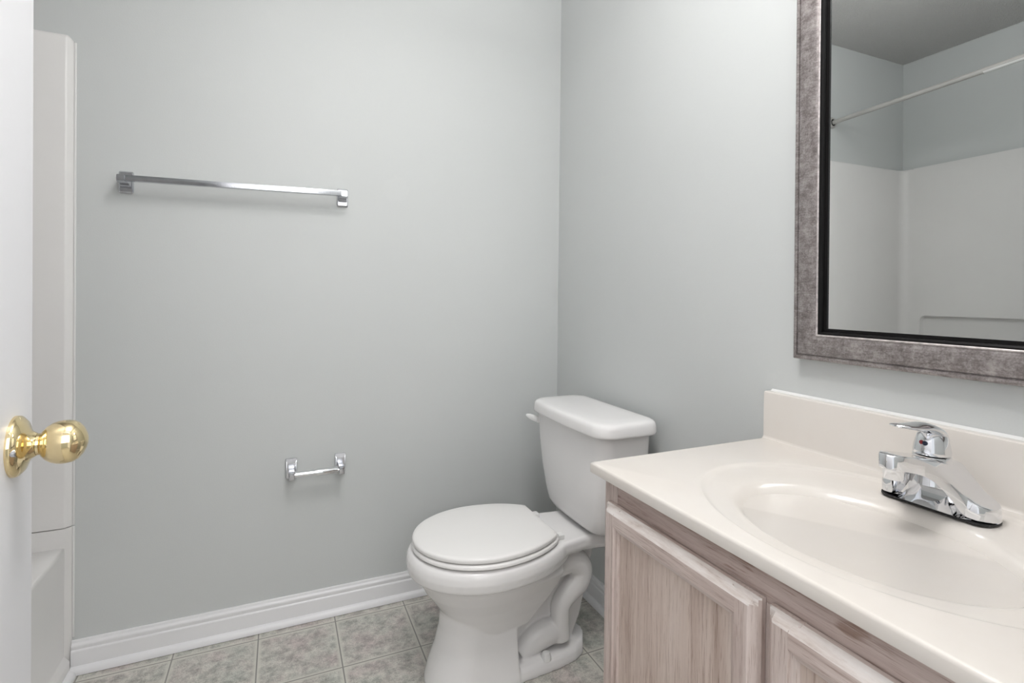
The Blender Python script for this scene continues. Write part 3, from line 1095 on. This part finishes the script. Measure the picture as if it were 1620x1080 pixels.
# lever: neck dome and a paddle reaching forward over the spout
bm = bmesh.new()
HZ = ZD + .0835
lathe(bm, (HX, FY, HZ), (0, 0, 1), [(0, .0230), (.0012, .0240), (.006, .0240), (.014, .0228), (.023, .0205), (.030, .0180), (.034, .011), (.035, .0)], 40)
path = spline([(HX + .0150, FY, HZ + .010), (HX + .0145, FY, HZ + .018), (HX + .0080, FY, HZ + .0285), (HX - .0040, FY, HZ + .0370), (HX - .0240, FY, HZ + .0435), (HX - .0500, FY, HZ + .0460), (HX - .0740, FY, HZ + .0490), (HX - .0940, FY, HZ + .0520)], 6)
npth = len(path)
rings = []
for i, p in enumerate(path):
    d = (path[min(i + 1, npth - 1)] - path[max(i - 1, 0)]).normalized()
    nrm = Vector((-d.z, 0, d.x))
    if nrm.x < 0 and nrm.z < .3 or nrm.z < -.3:
        nrm = -nrm
    u = i / (npth - 1)
    wy, th = lerp_tab([(0, .010, .003), (.15, .0165, .0055), (.35, .0190, .0075), (.55, .0185, .0070), (.75, .0165, .0045), (.9, .0150, .0034), (.97, .0110, .0026), (1.0, .0040, .0014)], u)
    rings.append([p + Vector((0, wy * math.cos(2 * math.pi * k / 24), 0)) + nrm * th * math.sin(2 * math.pi * k / 24) for k in range(24)])
loft(bm, rings)
lev = obj('lever', bm, M['chrome'], fau, angle=60)
bm = bmesh.new()
lathe(bm, (HX - .0215, FY - .002, HZ + .0185), (-1, 0, .12), [(0, .0034), (.0014, .0034), (.0018, .0028), (.0018, 0)], 20)
dot = obj('index_button', bm, M['blue'], fau)
bm = bmesh.new()
lathe(bm, (HX - .0208, FY + .0030, HZ + .0190), (-1, .25, .12), [(0, .0031), (.0014, .0031), (.0018, .0024), (.0018, 0)], 20)
obj('hot_mark', bm, M['red'], dot)
# pop-up lift rod tab behind the lever
bm = bmesh.new()
tube(bm, [(HX + .030, FY - .006, ZD + .045), (HX + .031, FY - .006, ZD + .083)], .0022, 12)
lathe(bm, (HX + .031, FY - .006, ZD + .080), (0, 0, 1), [(0, .003), (.001, .0052), (.003, .0056), (.0045, .004), (.005, 0)], 20)
obj('lift_rod', bm, M['chrome'], fau)

# ------------------------------------------------------------------ framed mirror
MY0, MY1, MZ0, MZ1 = -1.0775, -1.694, .9570, 1.905
mir = empty('wall_mirror', (0, (MY0 + MY1) / 2, MZ0), 'large wall mirror in a distressed pewter frame with black liner above the vanity top', 'mirror')
TILT = math.radians(.40)


def frame_loops(prof):
    """prof: (inset, x) ; four mitred sides"""
    L = []
    for ins, x in prof:
        L.append([(x, MY0 - ins, MZ0 + ins), (x, MY1 + ins, MZ0 + ins), (x, MY1 + ins, MZ1 - ins), (x, MY0 - ins, MZ1 - ins)])
    return L


bm = bmesh.new()
loft(bm, frame_loops([(.050, -.002), (0, -.002), (0, -.020), (.0012, -.0235), (.0045, -.0250), (.0085, -.0240), (.0092, -.0215), (.0105, -.0212), (.0120, -.0245), (.018, -.0262), (.030, -.0262), (.042, -.0245), (.0500, -.0215), (.0500, -.002)]), caps=False)
fr = obj('frame', bm, M['frame'], mir, angle=25)
bm = bmesh.new()
loft(bm, frame_loops([(.0500, -.004), (.0500, -.0215), (.0512, -.0232), (.0530, -.0234), (.0544, -.0222), (.0544, -.004)]), caps=False)
obj('bead', bm, M['frame_bead'], mir, angle=25)
bm = bmesh.new()
loft(bm, frame_loops([(.0544, -.004), (.0544, -.0215), (.0570, -.0212), (.0600, -.0185), (.0615, -.0125), (.0668, -.0115), (.0668, -.004)]), caps=False)
obj('liner', bm, M['black'], mir, angle=25)
bm = bmesh.new()
box(bm, (-.004, MY0 - .062, MZ0 + .062), (-.009, MY1 + .062, MZ1 - .062))
obj('mirror_glass', bm, M['glass_mirror'], mir, smooth=False)
mir.rotation_euler = (0, -TILT, 0)

# ------------------------------------------------------------------ open door with brass knob
dd = Vector((-.08694145, .99621342, 0))
nn = Vector((dd.y, -dd.x, 0))
EDGE = Vector((-1.3020, -1.0426, 0))
HINGE = EDGE - dd * .712
bm = bmesh.new()
box(bm, (0, 0, .008), (-.035, .712, 2.035), .0012)
rotd = Matrix((nn, dd, Vector((0, 0, 1)))).transposed().to_4x4()
bmesh.ops.transform(bm, matrix=Matrix.Translation(HINGE) @ rotd, verts=bm.verts)
door = struct('door_1', bm, M['doorpaint'], loc=(HINGE.x, HINGE.y, 0))
kc = EDGE - dd * .0603 + Vector((0, 0, .912))
bm = bmesh.new()
lathe(bm, kc, nn, [(0, .0335), (.0025, .0335), (.005, .0325), (.009, .0275), (.0115, .0205), (.0140, .0155), (.0180, .0130), (.0190, .0122)], 48)
rose = obj('rose', bm, M['brass'], door)
bm = bmesh.new()
lathe(bm, kc + nn * .0190, nn, [(0, .0115), (.0005, .0122), (.0030, .0118), (.0034, .0108), (.0038, .0116), (.0046, .0146), (.0087, .0192), (.0133, .0222), (.018, .0238), (.0225, .0244), (.027, .0242), (.032, .0233), (.0367, .0205), (.041, .0150), (.0438, .0085), (.0450, .0040), (.0453, 0)], 56)
kn = obj('knob', bm, M['brass'], door)
bm = bmesh.new()
sd = Vector((0, 0, -1)).cross(nn)
pk = kc + nn * .0028 - dd * .0285 + Vector((0, 0, -.001))
lathe(bm, pk, nn, [(0, .0042), (.0055, .0042), (.0062, .0032), (.0055, .0018), (.0045, 0)], 18)
obj('pin', bm, M['chrome_dull'], rose)
